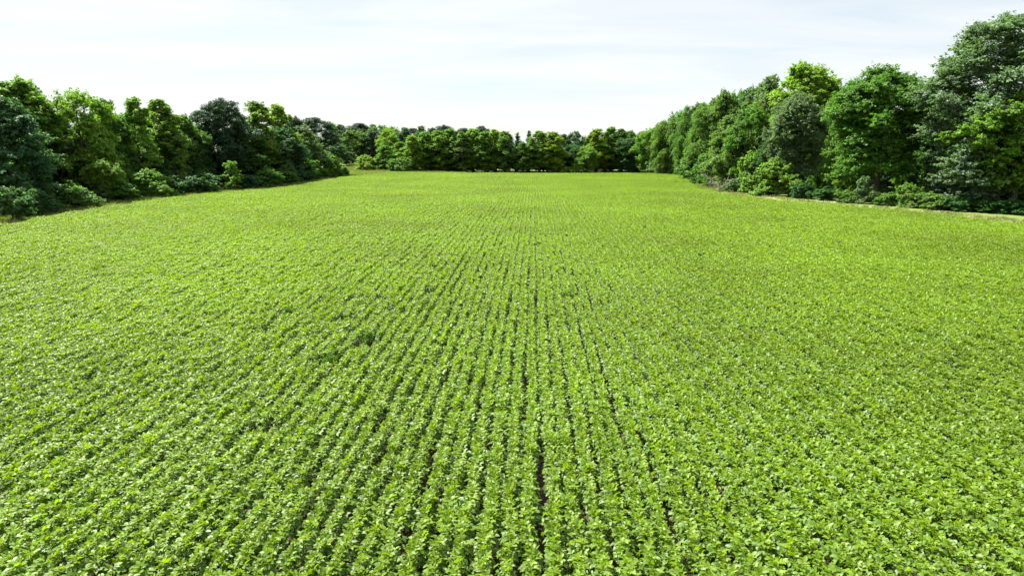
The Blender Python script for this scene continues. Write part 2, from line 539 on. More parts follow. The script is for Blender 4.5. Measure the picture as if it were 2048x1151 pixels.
def make_bush(name, seed, h=3.4, half=2.2, n=16, leaf=0.24, arch=False, lpc=30, lobe=0.75):
    rng = np.random.default_rng(seed)
    rad = lambda t: half * (0.85 + 0.3 * t if t < 0.4 else math.sqrt(max(0, 1 - ((t - 0.4) / 0.6) ** 2)) * 0.97 + 0.03)
    lobes = lobes_envelope(rng, n, 0.25, h - lobe * 0.6, rad, lobe, inner=0.3, flat=0.75, lumpy=0.35)
    for k in range(6):         # shoots that break the outline
        a = rng.uniform(0, 6.28); r = half * rng.uniform(0.1, 0.8); z = h * rng.uniform(0.75, 1.08) * (1 - 0.3 * r / half)
        lobes.append((r * math.cos(a), r * math.sin(a), z, 0.2, 0.5, 0.75))
    v, f, t = crown_from_lobes(rng, lobes, 2.8, lpc, leaf, 0.14, 0.6, 0.0, upright=0.35)
    register(name, v, f, t, trunk_with_limbs(rng, h, 0.09, lobes, fork=0.6, max_limbs=14))


make_broadleaf('gum_a', 11, 15, 3.3, 49, 0.97, 0.8, 1.9, 26, 0.29, 'cone', 0.17, upright=0.6)
make_broadleaf('gum_b', 12, 15, 3.0, 46, 0.92, 0.8, 1.9, 26, 0.29, 'cone', 0.17, upright=0.6)
make_broadleaf('gum_c', 13, 15, 3.6, 50, 1.03, 0.8, 1.9, 26, 0.30, 'cone', 0.17, upright=0.6)
make_broadleaf('round_a', 21, 14, 4.6, 62, 1.26, 1.0, 1.4, 28, 0.30, 'round', 0.2, upright=0.2)
make_broadleaf('round_b', 22, 14, 4.3, 58, 1.21, 1.0, 1.4, 28, 0.30, 'round', 0.2, lumpy=0.3, upright=0.3)
make_broadleaf('round_c', 23, 13, 4.8, 62, 1.21, 0.8, 1.4, 28, 0.30, 'dome', 0.2, upright=0.15)
make_broadleaf('round_d', 24, 14, 4.2, 54, 1.16, 1.0, 1.4, 28, 0.30, 'vase', 0.2, lumpy=0.35, upright=0.4)
make_broadleaf('loose', 31, 20, 5.0, 66, 1.38, 3.0, 1.3, 30, 0.38, 'vase', 0.24, lumpy=0.35, upright=0.45)
make_broadleaf('oak', 32, 20, 6.2, 104, 1.54, 4.6, 1.5, 28, 0.30, 'dome', 0.2, r0=0.42, lumpy=0.18)
make_broadleaf('silver', 33, 25, 7.6, 156, 1.59, 1.0, 1.5, 28, 0.28, 'dome', 0.2, lumpy=0.18, r0=0.5, upright=0.1)
make_broadleaf('spreading', 34, 15, 6.0, 58, 1.43, 3.5, 1.4, 30, 0.32, 'vase', 0.17, lumpy=0.35, r0=0.3, upbias=0.9, upright=-0.1)
make_broadleaf('willow_a', 41, 15, 4.2, 60, 1.10, 0.8, 1.6, 28, 0.32, 'dome', 0.2, droop=0.9, ratio=0.32)
make_broadleaf('willow_b', 42, 15, 4.0, 56, 1.10, 0.8, 1.6, 28, 0.32, 'round', 0.2, droop=0.9, ratio=0.32)
make_pine('pine_a', 51); make_pine('pine_b', 52, 16, 4.4, 84)
make_cedar('cedar', 61)
make_bush('bush_a', 71); make_bush('bush_b', 72, 3.0, 2.4, 18); make_bush('bush_c', 73, 3.8, 1.8, 15)
make_bush('vine_a', 74, 4.5, 2.8, 26, 0.25, lpc=26, lobe=0.8); make_bush('vine_b', 75, 4.0, 3.2, 28, 0.25, lpc=26, lobe=0.8)
make_bush('sapling', 76, 5.0, 1.6, 16, 0.27, lobe=0.6)
print('tree triangles', sum(len(v[0].polygons) * 2 + len(v[1].polygons) * 2 for v in SPECIES.values()))

# leaf colours; dark ones also stand for shade on some low trees and bushes
COL = dict(light=(0.128, 0.23, 0.036), lime=(0.175, 0.265, 0.03), mid=(0.086, 0.175, 0.034), dark=(0.05, 0.118, 0.038),
           blue=(0.058, 0.122, 0.06), grey=(0.12, 0.185, 0.085), silver=(0.112, 0.178, 0.092), pine=(0.042, 0.09, 0.045),
           olive=(0.112, 0.195, 0.044), deep=(0.047, 0.115, 0.032))

PLACE_RNG = np.random.default_rng(5)


def plant(kind, species, px, d, top, width, col, label, cat, group=None, name=None, jitter=0.08):
    """a tree or shrub standing on the ground d metres ahead under picture column px, as tall and wide as it shows"""
    crown, trunk, h0, w0 = SPECIES[species]
    zt = z_at(d, top)
    x, y = place(px, d, zt * 0.55)
    zg = float(hgt(x, y))
    H = max(0.8, zt - zg)
    W = width * depth_of(d, zt * 0.5) / FPX
    rng = PLACE_RNG
    root = bpy.data.objects.new(name or kind, None)
    root.empty_display_size = 0.3
    C.objects.link(root)
    root.location = (x, y, zg - 0.05)
    root.rotation_euler = (0, 0, rng.uniform(0, 6.283))
    sxy = W / w0 * (1.3 if species.startswith('gum') else 1.12); sz = H / h0
    sxy = min(max(sxy, sz * 0.5), sz * 2.2)
    root.scale = (sxy, sxy, sz)
    shrub = kind.endswith('bush') or kind == 'sapling'
    t = link('stem' if shrub else 'trunk', trunk, root)
    c = link('foliage' if shrub else 'crown', crown, root)
    k = 1 + rng.normal(0, jitter, 3) * np.array([0.7, 0.4, 0.7])
    base = COL[col]
    c.color = (base[0] * k[0], base[1] * k[1], base[2] * k[2], 1)
    tag(root, label, cat, group)
    return root

T, P_, B_ = 'tree', 'pine', 'bush'
# ------------------------------------------------------------------ trees along the left edge (kind, shape, column, distance, top row, width, colour)
LEFT = [
 ('oak_tree', 'round_a', 14, 84, 196, 165, 'blue', 'dark blue-green oak filling the left end of the tree line', T),
 ('sweetgum_tree', 'loose', 34, 97, 160, 135, 'light', 'tall light green tree rising above the dark oak at far left', T),
 ('broadleaf_tree', 'round_b', 112, 89, 243, 100, 'dark', 'dark round tree leaning out low beside the leftmost oak', T),
 ('broadleaf_tree', 'round_c', 160, 99, 183, 140, 'light', 'broad yellow-green tree with a wide uneven top, left tree line', T),
 ('broadleaf_tree', 'round_a', 216, 97, 200, 92, 'mid', 'dense mid green tree at the right shoulder of the broad yellow-green one', T),
 ('sweetgum_tree', 'gum_a', 275, 105, 195, 72, 'light', 'slim two-pointed yellow-green tree, left of its rounder twin', T),
 ('sweetgum_tree', 'gum_c', 327, 107, 200, 86, 'light', 'yellow-green pointed tree right of the slim two-pointed tree', T),
 ('broadleaf_tree', 'round_b', 370, 112, 232, 82, 'mid', 'shaded green tree between the pointed tree and the tall pine', T),
 ('pine_tree', 'pine_a', 452, 123, 200, 104, 'pine', 'tall rounded dark pine, highest in the middle of the left line', P_),
 ('broadleaf_tree', 'round_c', 432, 117, 262, 84, 'blue', 'blue-green low tree standing in front of the tall pine', T),
 ('sweetgum_tree', 'gum_b', 516, 128, 204, 74, 'light', 'yellow-green spiky tree just right of the tall pine', T),
 ('sweetgum_tree', 'gum_a', 556, 131, 209, 66, 'lime', 'bright spiky tree, last of the pointed ones before the grey-green dome', T),
 ('broadleaf_tree', 'round_a', 606, 142, 252, 92, 'grey', 'grey-green domed tree near the right end of the left line', T),
 ('broadleaf_tree', 'round_b', 572, 137, 292, 84, 'dark', 'low dark tree under the bright spiky tree', T),
 ('broadleaf_tree', 'round_c', 645, 152, 300, 60, 'dark', 'small dark tree at the right end of the left line', T),
 ('pine_tree', 'pine_b', 627, 178, 236, 92, 'pine', 'broad dark pine behind the grey-green domed tree', P_),
 ('pine_tree', 'pine_a', 592, 168, 235, 58, 'pine', 'narrow dark pine left of the broad pine behind the dome', P_),
 ('pine_tree', 'pine_b', 404, 138, 222, 66, 'blue', 'hazy blue-green pine showing behind, left of the tall pine', P_),
 ('broadleaf_tree', 'round_b', 79, 108, 172, 70, 'dark', 'dark crown peeping out behind the tall light tree at left', T),
 ('broadleaf_tree', 'round_a', -70, 88, 175, 170, 'mid', 'green tree just past the left border of the picture', T),
 ('broadleaf_tree', 'round_b', 300, 103, 300, 76, 'dark', 'low dark tree beneath the two pointed yellow-green trees', T),
 ('broadleaf_tree', 'round_c', 490, 124, 290, 80, 'deep', 'low deep green tree between tall pine and spiky trees', T),
 ('broadleaf_tree', 'round_c', 48, 82, 320, 90, 'deep', 'low deep green tree below the leftmost oak', T),
 ('broadleaf_tree', 'round_a', 392, 115, 300, 70, 'deep', 'low deep green tree left of the blue-green one', T),
]
EDGE_L = ((-100, 470), (0, 445), (100, 423), (200, 409), (300, 396), (400, 385), (500, 376), (600, 366), (680, 354))
EDGE_R = ((1365, 353), (1385, 364), (1440, 381), (1540, 396), (1700, 408), (1850, 419), (1950, 430), (2048, 441), (2150, 452))


def behind(row, edge, gap):
    """keep a thing at least gap metres behind the field edge under its column"""
    e = dist_of(float(np.interp(row[2], [p[0] for p in edge], [p[1] for p in edge])))
    return row[:3] + (max(row[3], e + gap),) + row[4:]


for i, a in enumerate(LEFT): plant(*behind(a, EDGE_L, 12 + (i * 37 % 5)))
LEFT_BUSH = [
 ('bush', 'bush_b', 18, 76, 374, 84, 'dark', 'dark spreading bush at the left border beside the grass strip', B_),
 ('bush', 'bush_a', 62, 79, 366, 84, 'dark', 'dark bush, second from the left border along the field edge', B_),
 ('bush', 'vine_b', 100, 83, 366, 90, 'dark', 'low wide green bush, third from the left border', B_),
 ('bush', 'bush_a', 146, 88, 362, 84, 'mid', 'leafy bush with layered sprays below the broad yellow-green tree', B_),
 ('bush', 'sapling', 204, 93, 368, 34, 'grey', 'slim pale upright bush at the left field edge', B_),
 ('sapling', 'spreading', 206, 101, 320, 70, 'light', 'pale flat-topped small tree lit in front of dark trees at left', T),
 ('bush', 'bush_c', 240, 97, 358, 60, 'mid', 'green bush between the slim pale bush and the bright round one', B_),
 ('bush', 'vine_a', 301, 104, 338, 90, 'light', 'bright round bush glowing before the left dark trees', B_),
 ('bush', 'bush_b', 352, 109, 352, 72, 'dark', 'dark low bush right of the bright round bush', B_),
 ('bush', 'bush_a', 398, 114, 342, 78, 'deep', 'deep green bush halfway along the left field edge', B_),
 ('sapling', 'sapling', 464, 120, 322, 50, 'light', 'bright conical sapling below the tall pine', T),
 ('bush', 'bush_b', 497, 124, 350, 56, 'blue', 'bluish low bush right of the bright conical sapling', B_),
 ('bush', 'bush_a', 532, 129, 334, 62, 'mid', 'light-tipped bush below the spiky trees', B_),
 ('bush', 'bush_c', 570, 134, 330, 52, 'mid', 'tall green bush left of the dark hollow near the line end', B_),
 ('bush', 'sapling', 628, 148, 320, 52, 'light', 'bright upright bush, left one of the pair ending the left line', B_),
 ('bush', 'vine_a', 664, 162, 311, 58, 'light', 'bright leafy bush at the very corner of the left line', B_),
 ('bush', 'bush_b', 604, 142, 340, 50, 'dark', 'dark bush in the hollow before the bright end pair', B_),
 ('bush', 'bush_b', 686, 170, 338, 26, 'dark', 'tiny dark bush at the corner beside the pale lane', B_),
]
for i, a in enumerate(LEFT_BUSH): plant(*behind(a[:3] + (0,) + a[4:], EDGE_L, 1.0 + 0.9 * (i * 7 % 3)))

# ------------------------------------------------------------------ beyond the lane at the back left
BACK = [
 ('broadleaf_tree', 'round_b', 667, 228, 280, 62, 'blue', 'bluish round tree across the lane behind the left corner', T),
 ('broadleaf_tree', 'round_c', 704, 246, 261, 68, 'mid', 'round green tree standing alone above the grassy lane', T),
 ('pine_tree', 'pine_b', 720, 268, 247, 62, 'pine', 'dark domed pine above the round tree by the lane', P_),
 ('pine_tree', 'pine_a', 748, 244, 262, 44, 'pine', 'dark narrow pine right of the round tree by the lane', P_),
 ('broadleaf_tree', 'round_a', 672, 290, 256, 50, 'mid', 'far green tree over the bluish round tree', T),
 ('broadleaf_tree', 'round_c', 778, 224, 258, 52, 'lime', 'yellow-green domed tree at the left end of the far row', T),
 ('bush', 'vine_a', 733, 206, 310, 50, 'lime', 'bright yellow-green bush beside the lane, largest there', B_),
 ('bush', 'bush_c', 752, 208, 314, 28, 'olive', 'small olive bush between the bright bush and the tall sapling', B_),
 ('sapling', 'gum_b', 770, 207, 291, 38, 'light', 'pointed light green sapling by the lane', T),
 ('bush', 'bush_b', 797, 201, 317, 48, 'olive', 'rounded dull green bush at the left end of the far row', B_),
 ('bush', 'bush_a', 815, 201, 335, 26, 'lime', 'little bright bush at the foot of the first far tree', B_),
 ('sweetgum_tree', 'gum_c', 800, 214, 284, 46, 'light', 'bushy light tree behind the rounded dull bush', T),
 ('sweetgum_tree', 'gum_a', 823, 207, 271, 44, 'lime', 'first tall tree of the far row from the left', T),
 ('sweetgum_tree', 'gum_c', 848, 211, 263, 46, 'light', 'second tall tree of the far row from the left', T),
 ('broadleaf_tree', 'round_d', 857, 210, 288, 44, 'dark', 'tree coloured dark for shade after the second tall far tree', T),  # dark leaf colour stands for shade between the far trees
 ('sweetgum_tree', 'gum_b', 877, 210, 262, 46, 'lime', 'third tall tree of the far row from the left', T),
 ('sweetgum_tree', 'gum_a', 901, 212, 258, 46, 'light', 'fourth tall tree of the far row from the left', T),
 ('sweetgum_tree', 'gum_c', 925, 209, 264, 46, 'olive', 'fifth tall tree of the far row, duller green', T),
 ('broadleaf_tree', 'gum_b', 916, 211, 290, 50, 'dark', 'low tree coloured dark for shade in front of the duller fifth far tree', T),  # shade of the far row put into the leaf colour
 ('sweetgum_tree', 'gum_b', 947, 212, 258, 46, 'lime', 'sixth tall tree of the far row from the left', T),
 ('sweetgum_tree', 'gum_a', 971, 209, 263, 44, 'light', 'seventh tall tree of the far row from the left', T),
 ('broadleaf_tree', 'round_d', 975, 210, 292, 52, 'mid', 'dark low tree in front of the seventh far tree', T),
 ('sweetgum_tree', 'gum_c', 990, 212, 259, 44, 'lime', 'eighth tall tree of the far row from the left', T),
 ('sweetgum_tree', 'gum_b', 1010, 209, 263, 42, 'olive', 'ninth tall tree of the far row, next to the thin cedars', T),
 ('cedar_tree', 'cedar', 1035, 211, 266, 26, 'blue', 'thin dark cedar with a sharp tip, left of the two in the far row', T),
 ('cedar_tree', 'cedar', 1058, 213, 262, 26, 'dark', 'thin cedar right of the sharp dark one in the far row', T),
 ('sweetgum_tree', 'gum_a', 1044, 206, 284, 34, 'mid', 'shorter green tree standing between the two thin cedars', T),
 ('sweetgum_tree', 'gum_c', 1079, 208, 262, 48, 'light', 'bright broad-based tree right of the thin cedars', T),
 ('sweetgum_tree', 'gum_b', 1105, 207, 264, 48, 'lime', 'bright tree on the left side of the dark gap in the far row', T),
 ('broadleaf_tree', 'round_d', 1095, 211, 292, 56, 'mid', 'dark low tree at the left side of the far gap', T),
 ('broadleaf_tree', 'round_a', 1127, 240, 269, 36, 'blue', 'bluish tree in the gap of the far row, left and lower', T),
 ('broadleaf_tree', 'round_c', 1152, 244, 263, 40, 'blue', 'bluish tree in the gap of the far row, right and taller', T),
 ('bush', 'bush_b', 1140, 204, 333, 34, 'lime', 'yellow-green low bush in the gap of the far row', B_),
 ('bush', 'bush_a', 1158, 203, 338, 24, 'olive', 'small dull bush at the right foot of the far gap', B_),
 ('broadleaf_tree', 'round_c', 1172, 206, 292, 50, 'light', 'short bright round tree on the right side of the far gap', T),
 ('sweetgum_tree', 'gum_b', 1193, 210, 258, 44, 'lime', 'slim tall light tree behind the short round one', T),
 ('sweetgum_tree', 'gum_a', 1223, 212, 254, 46, 'light', 'tallest light tree right of the far gap', T),
 ('sweetgum_tree', 'gum_c', 1243, 214, 258, 40, 'mid', 'mid green tree right of the tallest light far tree', T),
 ('broadleaf_tree', 'round_d', 1258, 208, 276, 66, 'dark', 'wide dark tree with black shade at the right of the far row', T),
 ('broadleaf_tree', 'gum_a', 1212, 212, 292, 52, 'mid', 'dark low tree left of the wide dark one', T),
 ('willow_tree', 'willow_b', 1284, 212, 264, 50, 'lime', 'soft pale tree where the far row meets the right wood', T),
 ('broadleaf_tree', 'round_c', 1302, 200, 257, 60, 'light', 'light leafy tree at the far corner of the right wood', T),
 ('bush', 'vine_b', 1308, 196, 318, 52, 'grey', 'pale leafy bush mound in the far right corner', B_),
 ('bush', 'vine_a', 1345, 190, 325, 46, 'lime', 'bright bush mound at the foot of the drooping trees', B_),
]
for a in BACK: plant(*a)

# ------------------------------------------------------------------ the wood along the right edge
RIGHT = [
 ('willow_tree', 'willow_a', 1338, 186, 238, 74, 'olive', 'drooping soft green tree, farthest of the hanging ones at right', T),
 ('willow_tree', 'willow_b', 1372, 176, 214, 70, 'olive', 'drooping tree, second of the hanging ones from the far corner', T),
 ('willow_tree', 'willow_a', 1412, 162, 208, 86, 'olive', 'wide drooping tree, nearest of the three hanging ones', T),
 ('broadleaf_tree', 'round_b', 1446, 158, 183, 76, 'olive', 'rounded green crown rising above the nearest drooping tree', T),
 ('broadleaf_tree', 'round_a', 1455, 140, 232, 88, 'olive', 'vine-hung green tree right of the drooping trees', T),
 ('broadleaf_tree', 'round_c', 1502, 134, 212, 96, 'mid', 'vine-draped mid green tree below the grey-green crown', T),
 ('broadleaf_tree', 'round_b', 1494, 156, 178, 66, 'dark', 'small dark crown on the skyline left of the grey-green one', T),
 ('broadleaf_tree', 'round_a', 1536, 142, 154, 96, 'grey', 'tall grey-green crown on the skyline left of the bright loose tree', T),
 ('broadleaf_tree', 'loose', 1614, 130, 131, 128, 'lime', 'bright yellow-green tree with loose open top on the skyline', T),
 ('oak_tree', 'oak', 1590, 114, 188, 104, 'silver', 'grey-green oak below the bright loose tree', T),
 ('willow_tree', 'willow_b', 1660, 119, 196, 96, 'olive', 'soft light green tree between the grey oak and the big dark oak', T),
 ('broadleaf_tree', 'round_c', 1698, 130, 164, 66, 'mid', 'small green crown on the skyline left of the big domed oak', T),
 ('oak_tree', 'oak', 1760, 98, 136, 165, 'mid', 'big domed dark green oak with a visible trunk at right', T),
 ('broadleaf_tree', 'round_b', 1842, 116, 170, 84, 'light', 'light tree in the notch between domed oak and silvery giant', T),
 ('maple_tree', 'silver', 2000, 90, 36, 265, 'silver', 'giant silvery green tree, tallest of all, at the right', T),
 ('broadleaf_tree', 'spreading', 2040, 80, 178, 210, 'light', 'bright layered branches reaching in from the right border', T),
 ('broadleaf_tree', 'round_c', 1690, 107, 282, 74, 'light', 'small pale tree at the left foot of the big domed oak', T),
 ('broadleaf_tree', 'round_a', 1548, 121, 268, 84, 'dark', 'dark vine-covered tree under the grey-green oak', T),
 ('broadleaf_tree', 'round_b', 1640, 124, 300, 76, 'deep', 'low deep green tree in the shade right of the grey oak', T),
 ('broadleaf_tree', 'round_a', 1880, 104, 215, 100, 'dark', 'dark tree in the shade behind the silvery giant', T),
 ('broadleaf_tree', 'round_c', 2110, 92, 120, 190, 'dark', 'dark tree just past the right border of the picture', T),
]
for i, a in enumerate(RIGHT): plant(*behind(a, EDGE_R, 9))
for i, (px, d, top) in enumerate(((1325, 200, 246), (1358, 192, 224), (1394, 182, 209), (1428, 172, 199), (1472, 162, 184), (1516, 154, 168))):
    plant('broadleaf_tree', ('round_a', 'round_c', 'round_b')[i % 3], px, d, top, 72 + 4 * i, ('olive', 'mid', 'grey')[i % 3],
          'rounded crown filling the sloping skyline behind the drooping trees', T, 'crowns on the sloping skyline of the right wood')
RIGHT_BUSH = [
 ('vine_covered_bush', 'vine_a', 1388, 165, 308, 70, 'olive', 'vine mound at the far corner where the right edge begins', B_),
 ('vine_covered_bush', 'vine_b', 1420, 150, 298, 84, 'mid', 'second vine mound from the far corner of the right edge', B_),
 ('vine_covered_bush', 'vine_a', 1462, 138, 290, 90, 'olive', 'tall vine mound behind the grey dead brush', B_),
 ('bush', 'bush_b', 1468, 127, 358, 40, 'grey', 'pale low bush just right of the grey dead brush', B_),
 ('vine_covered_bush', 'vine_b', 1512, 126, 304, 100, 'light', 'bright vine mound between the dead brush and the big bright bush', B_),
 ('vine_covered_bush', 'vine_a', 1556, 115, 316, 112, 'light', 'biggest bright bush of the right edge, below the grey oak', B_),
 ('bush', 'bush_a', 1524, 117, 356, 54, 'olive', 'dull green bush on the left side of the biggest bright bush', B_),
 ('bush', 'bush_b', 1604, 109, 366, 50, 'dark', 'shaded bush on the right side of the biggest bright bush', B_),  # leaf colour dimmed to give the shade of the hollow
 ('bush', 'bush_c', 1652, 105, 372, 48, 'deep', 'deep green bush in the black shade of the right wood', B_),  # leaves darkened in colour for the shaded hollow
 ('bush', 'sapling', 1728, 97, 352, 46, 'grey', 'pale climbing bush at the trunk of the domed oak', B_),
 ('bush', 'bush_a', 1696, 100, 380, 44, 'mid', 'low bush left of the pale climbing bush', B_),
 ('bush', 'bush_b', 1776, 95, 386, 52, 'mid', 'low bush right of the domed oak trunk', B_),
 ('vine_covered_bush', 'vine_b', 1822, 93, 366, 76, 'olive', 'wide layered bush below the light tree in the notch', B_),
 ('bush', 'bush_a', 1866, 89, 384, 70, 'olive', 'sunny low bush at the left foot of the silvery giant', B_),
 ('bush', 'bush_b', 1920, 88, 392, 60, 'deep', 'dark bush in the shade below the silvery giant', B_),
 ('bush', 'bush_c', 1972, 86, 395, 56, 'deep', 'dark bush second from the right border', B_),
 ('bush', 'bush_a', 2030, 84, 396, 62, 'deep', 'dark bush at the right border below the layered branches', B_),
]
for i, a in enumerate(RIGHT_BUSH): plant(*behind(a[:3] + (a[3] - 3,) + a[4:], EDGE_R, 2.2))

# trees standing deeper in the belts: only scraps of their crowns show
rng = np.random.default_rng(99)


def filler(n, px0, px1, d0, d1, h0, h1, kinds, label, cat, group, name):
    for i in range(n):
        px = px0 + (px1 - px0) * (i + rng.uniform(0.2, 0.8)) / n
        f = (px - px0) / (px1 - px0)
        d = d0 + (d1 - d0) * f + rng.uniform(-6, 10)
        sp_, col = kinds[rng.integers(len(kinds))]
        top = h0 + (h1 - h0) * f + rng.uniform(-4, 10)
        plant(name if name == 'bush' else 'pine_tree' if sp_.startswith('pine') else 'broadleaf_tree', sp_, px, d, top, rng.uniform(8, 11) * FPX / d, col, label, cat, group)


filler(13, -40, 600, 100, 152, 205, 262, [('round_a', 'dark'), ('round_b', 'mid'), ('round_c', 'blue'), ('round_b', 'deep')],
       'shaded tree standing behind the front row of the left line', T, 'inner trees of the left line', 'broadleaf_tree')
filler(18, 655, 1015, 262, 268, 250, 256, [('pine_a', 'pine'), ('pine_b', 'pine'), ('pine_b', 'blue'), ('round_a', 'blue'), ('round_c', 'mid')],
       'dark crown showing over the tops of the far row', T, 'crowns behind the far row', 'pine_tree')
filler(9, 1030, 1300, 245, 255, 276, 262, [('round_a', 'blue'), ('round_b', 'mid'), ('round_c', 'dark')],
       'shaded tree behind the right half of the far row', T, 'inner trees behind the right half of the far row', 'broadleaf_tree')
filler(16, 800, 1290, 216, 216, 292, 292, [('round_a', 'deep'), ('round_b', 'dark'), ('round_c', 'deep')],
       'low shaded tree inside the far row', T, 'low inner trees of the far row', 'broadleaf_tree')
filler(14, 1300, 2060, 212, 108, 262, 190, [('round_a', 'dark'), ('round_b', 'mid'), ('round_c', 'dark'), ('round_a', 'grey')],
       'shaded tree standing deep inside the right wood', T, 'inner trees of the right wood', 'broadleaf_tree')
filler(14, 1440, 2080, 150, 92, 372, 392, [('bush_a', 'deep'), ('bush_b', 'dark'), ('vine_b', 'deep')],
       'low bush in the black shade inside the right wood', B_, 'shaded bushes inside the right wood', 'bush')
filler(10, 1400, 2060, 178, 100, 300, 280, [('round_a', 'deep'), ('round_b', 'deep'), ('round_c', 'dark')],
       'low understory tree in the dark of the right wood', T, 'understory of the right wood', 'broadleaf_tree')


# ------------------------------------------------------------------ grey dead brush heap on the right edge
def dead_brush():
    r = np.random.default_rng(8)
    x, y = place(1448, 126)
    root = link('dead_brush', None); root.location = (x, y, float(hgt(x, y)))
    tag(root, 'heap of bare grey dead branches among the vine mounds at right', 'dead branches')
    for k in range(9):
        tb = Tubes()
        a = r.uniform(0, 6.28); L = r.uniform(2.2, 4.2)
        b0 = np.array([r.uniform(-1.4, 1.4), r.uniform(-0.8, 0.8), r.uniform(0.0, 0.4)])
        dr = unit(np.array([math.cos(a), math.sin(a) * 0.6, r.uniform(0.35, 1.1)]))
        pts = [b0 + dr * L * s + np.array([0, 0, -0.5 * s * s]) + r.normal(0, 0.06, 3) for s in np.linspace(0, 1, 5)]
        tb.add(pts, [0.07, 0.055, 0.045, 0.03, 0.015], 5)
        for j in range(14):
            s = r.integers(1, 5); p = pts[s]
            d2 = unit(dr + r.normal(0, 0.8, 3)); l2 = r.uniform(0.5, 1.5)
            tb.add([p, p + d2 * l2 * 0.5 + r.normal(0, 0.05, 3), p + d2 * l2 + np.array([0, 0, -0.2])], [0.025, 0.02, 0.01], 4)
        link('branch', tb.mesh('dead_branch', M_DEAD), root)


dead_brush()


# ------------------------------------------------------------------ soybeans
def leaflet(base, dirv, up, L, W, curl):
    """ovate leaflet folded on its midrib: 7 verts, 8 triangles"""
    s = np.cross(dirv, up)
    def pt(t, w, drop): return base + dirv * L * t + s * W * w + up * (0.16 * abs(w) * W * 2 - curl * drop * L)
    v = [pt(0, 0, 0), pt(0.38, 0, 0.05), pt(0.72, 0, 0.18), pt(1.0, 0, 0.42),
         pt(0.32, 0.5, 0.05), pt(0.7, 0.36, 0.2), pt(0.32, -0.5, 0.05), pt(0.7, -0.36, 0.2)]
    f = [(0, 1, 4), (1, 2, 5), (1, 5, 4), (2, 3, 5), (0, 6, 1), (1, 6, 7), (1, 7, 2), (2, 7, 3)]
    return v, f


def trifoliate(r, petiole, blade, pitch, rise):
    """leaf on its petiole, growing from the origin towards +X; pitch tips the blade, rise lifts the petiole"""
    V, F = [], []
    tip = np.array([math.cos(rise), 0, math.sin(rise)]) * petiole
    w = 0.004
    V += [np.array([0, -w, 0]), np.array([0, w, 0]), tip + np.array([0, w, 0]), tip + np.array([0, -w, 0])]
    F += [(0, 1, 2), (0, 2, 3)]
    cpz, spz = math.cos(pitch), math.sin(pitch)
    f0 = np.array([cpz, 0, spz]); u0 = np.array([-spz, 0, cpz]); s0 = np.array([0, 1.0, 0])
    for ang, off, sc_ in ((0, 0.3, 1.0), (1.15, 0.05, 0.9), (-1.15, 0.05, 0.9)):
        ang += r.normal(0, 0.12)
        d = f0 * math.cos(ang) + s0 * math.sin(ang)
        u = unit(u0 + r.normal(0, 0.28, 3)); d = unit(d - u * (d @ u))
        L = blade * sc_ * r.uniform(0.9, 1.1)
        v, f = leaflet(tip + f0 * off * blade * 0.5, d, u, L, L * r.uniform(0.58, 0.7), r.uniform(0.2, 0.9))
        n = len(V)
        V += v; F += [(a + n, b + n, c + n) for a, b, c in f]
    return np.array(V), np.array(F)


SR = np.random.default_rng(123)
LEAF_LIB = []      # (verts, faces, young)
for i in range(10):     # mature leaves: flatter, dark; young leaves: smaller, upright, yellower
    LEAF_LIB.append((*trifoliate(SR, SR.uniform(0.14, 0.22), SR.uniform(0.095, 0.13), SR.uniform(-0.6, 0.25), SR.uniform(0.45, 0.95)), SR.uniform(0.0, 0.3)))
for i in range(8):
    LEAF_LIB.append((*trifoliate(SR, SR.uniform(0.07, 0.13), SR.uniform(0.085, 0.12), SR.uniform(0.1, 0.95), SR.uniform(0.7, 1.25)), SR.uniform(0.55, 1.0)))


def plant_layout(r):
    """[(leaf index, z on the stem, azimuth, scale, tilt)], stem height"""
    h = r.uniform(0.36, 0.48)
    az = r.uniform(0, 6.28)
    out = []
    n = 14
    for k in range(n):
        t = k / (n - 1)
        az += 2.4 + r.normal(0, 0.35)
        young = t > 0.58
        idx = int(r.integers(10, 18)) if young else int(r.integers(0, 10))
        out.append((idx, 0.07 + t * (h - 0.07), az, (0.85 + 0.3 * r.random()) * (0.8 if t > 0.9 else 1.0), r.normal(0, 0.22)))
    return out, h


def bake_plants(r, spots):
    V, F, T_, Y_, n = [], [], [], [], 0
    for (x, y, s) in spots:
        lay, h = plant_layout(r)
        ptone = r.normal(0, 0.08)
        w = 0.005
        V.append(np.array([[x - w, y, 0], [x + w, y, 0], [x, y, h * s], [x, y - w, 0], [x, y + w, 0], [x, y, h * s]]))
        F.append(np.array([[0, 1, 2], [3, 4, 5]]) + n); n += 6
        T_.append(np.full(6, 0.3)); Y_.append(np.zeros(6))
        for idx, z, az, sc_, tilt in lay:
            v, f, yg = LEAF_LIB[idx]
            M = np.array((Matrix.Rotation(az, 3, 'Z') @ Matrix.Rotation(tilt, 3, 'Y')))
            vv = (v * sc_ * s) @ M.T + np.array([x, y, z * s])
            V.append(vv); F.append(f + n); n += len(vv)
            T_.append(np.full(len(vv), np.clip(0.5 + ptone + r.normal(0, 0.2), 0, 1)))
            Y_.append(np.full(len(vv), yg))
    return np.concatenate(V), np.concatenate(F), np.concatenate(T_), np.concatenate(Y_)


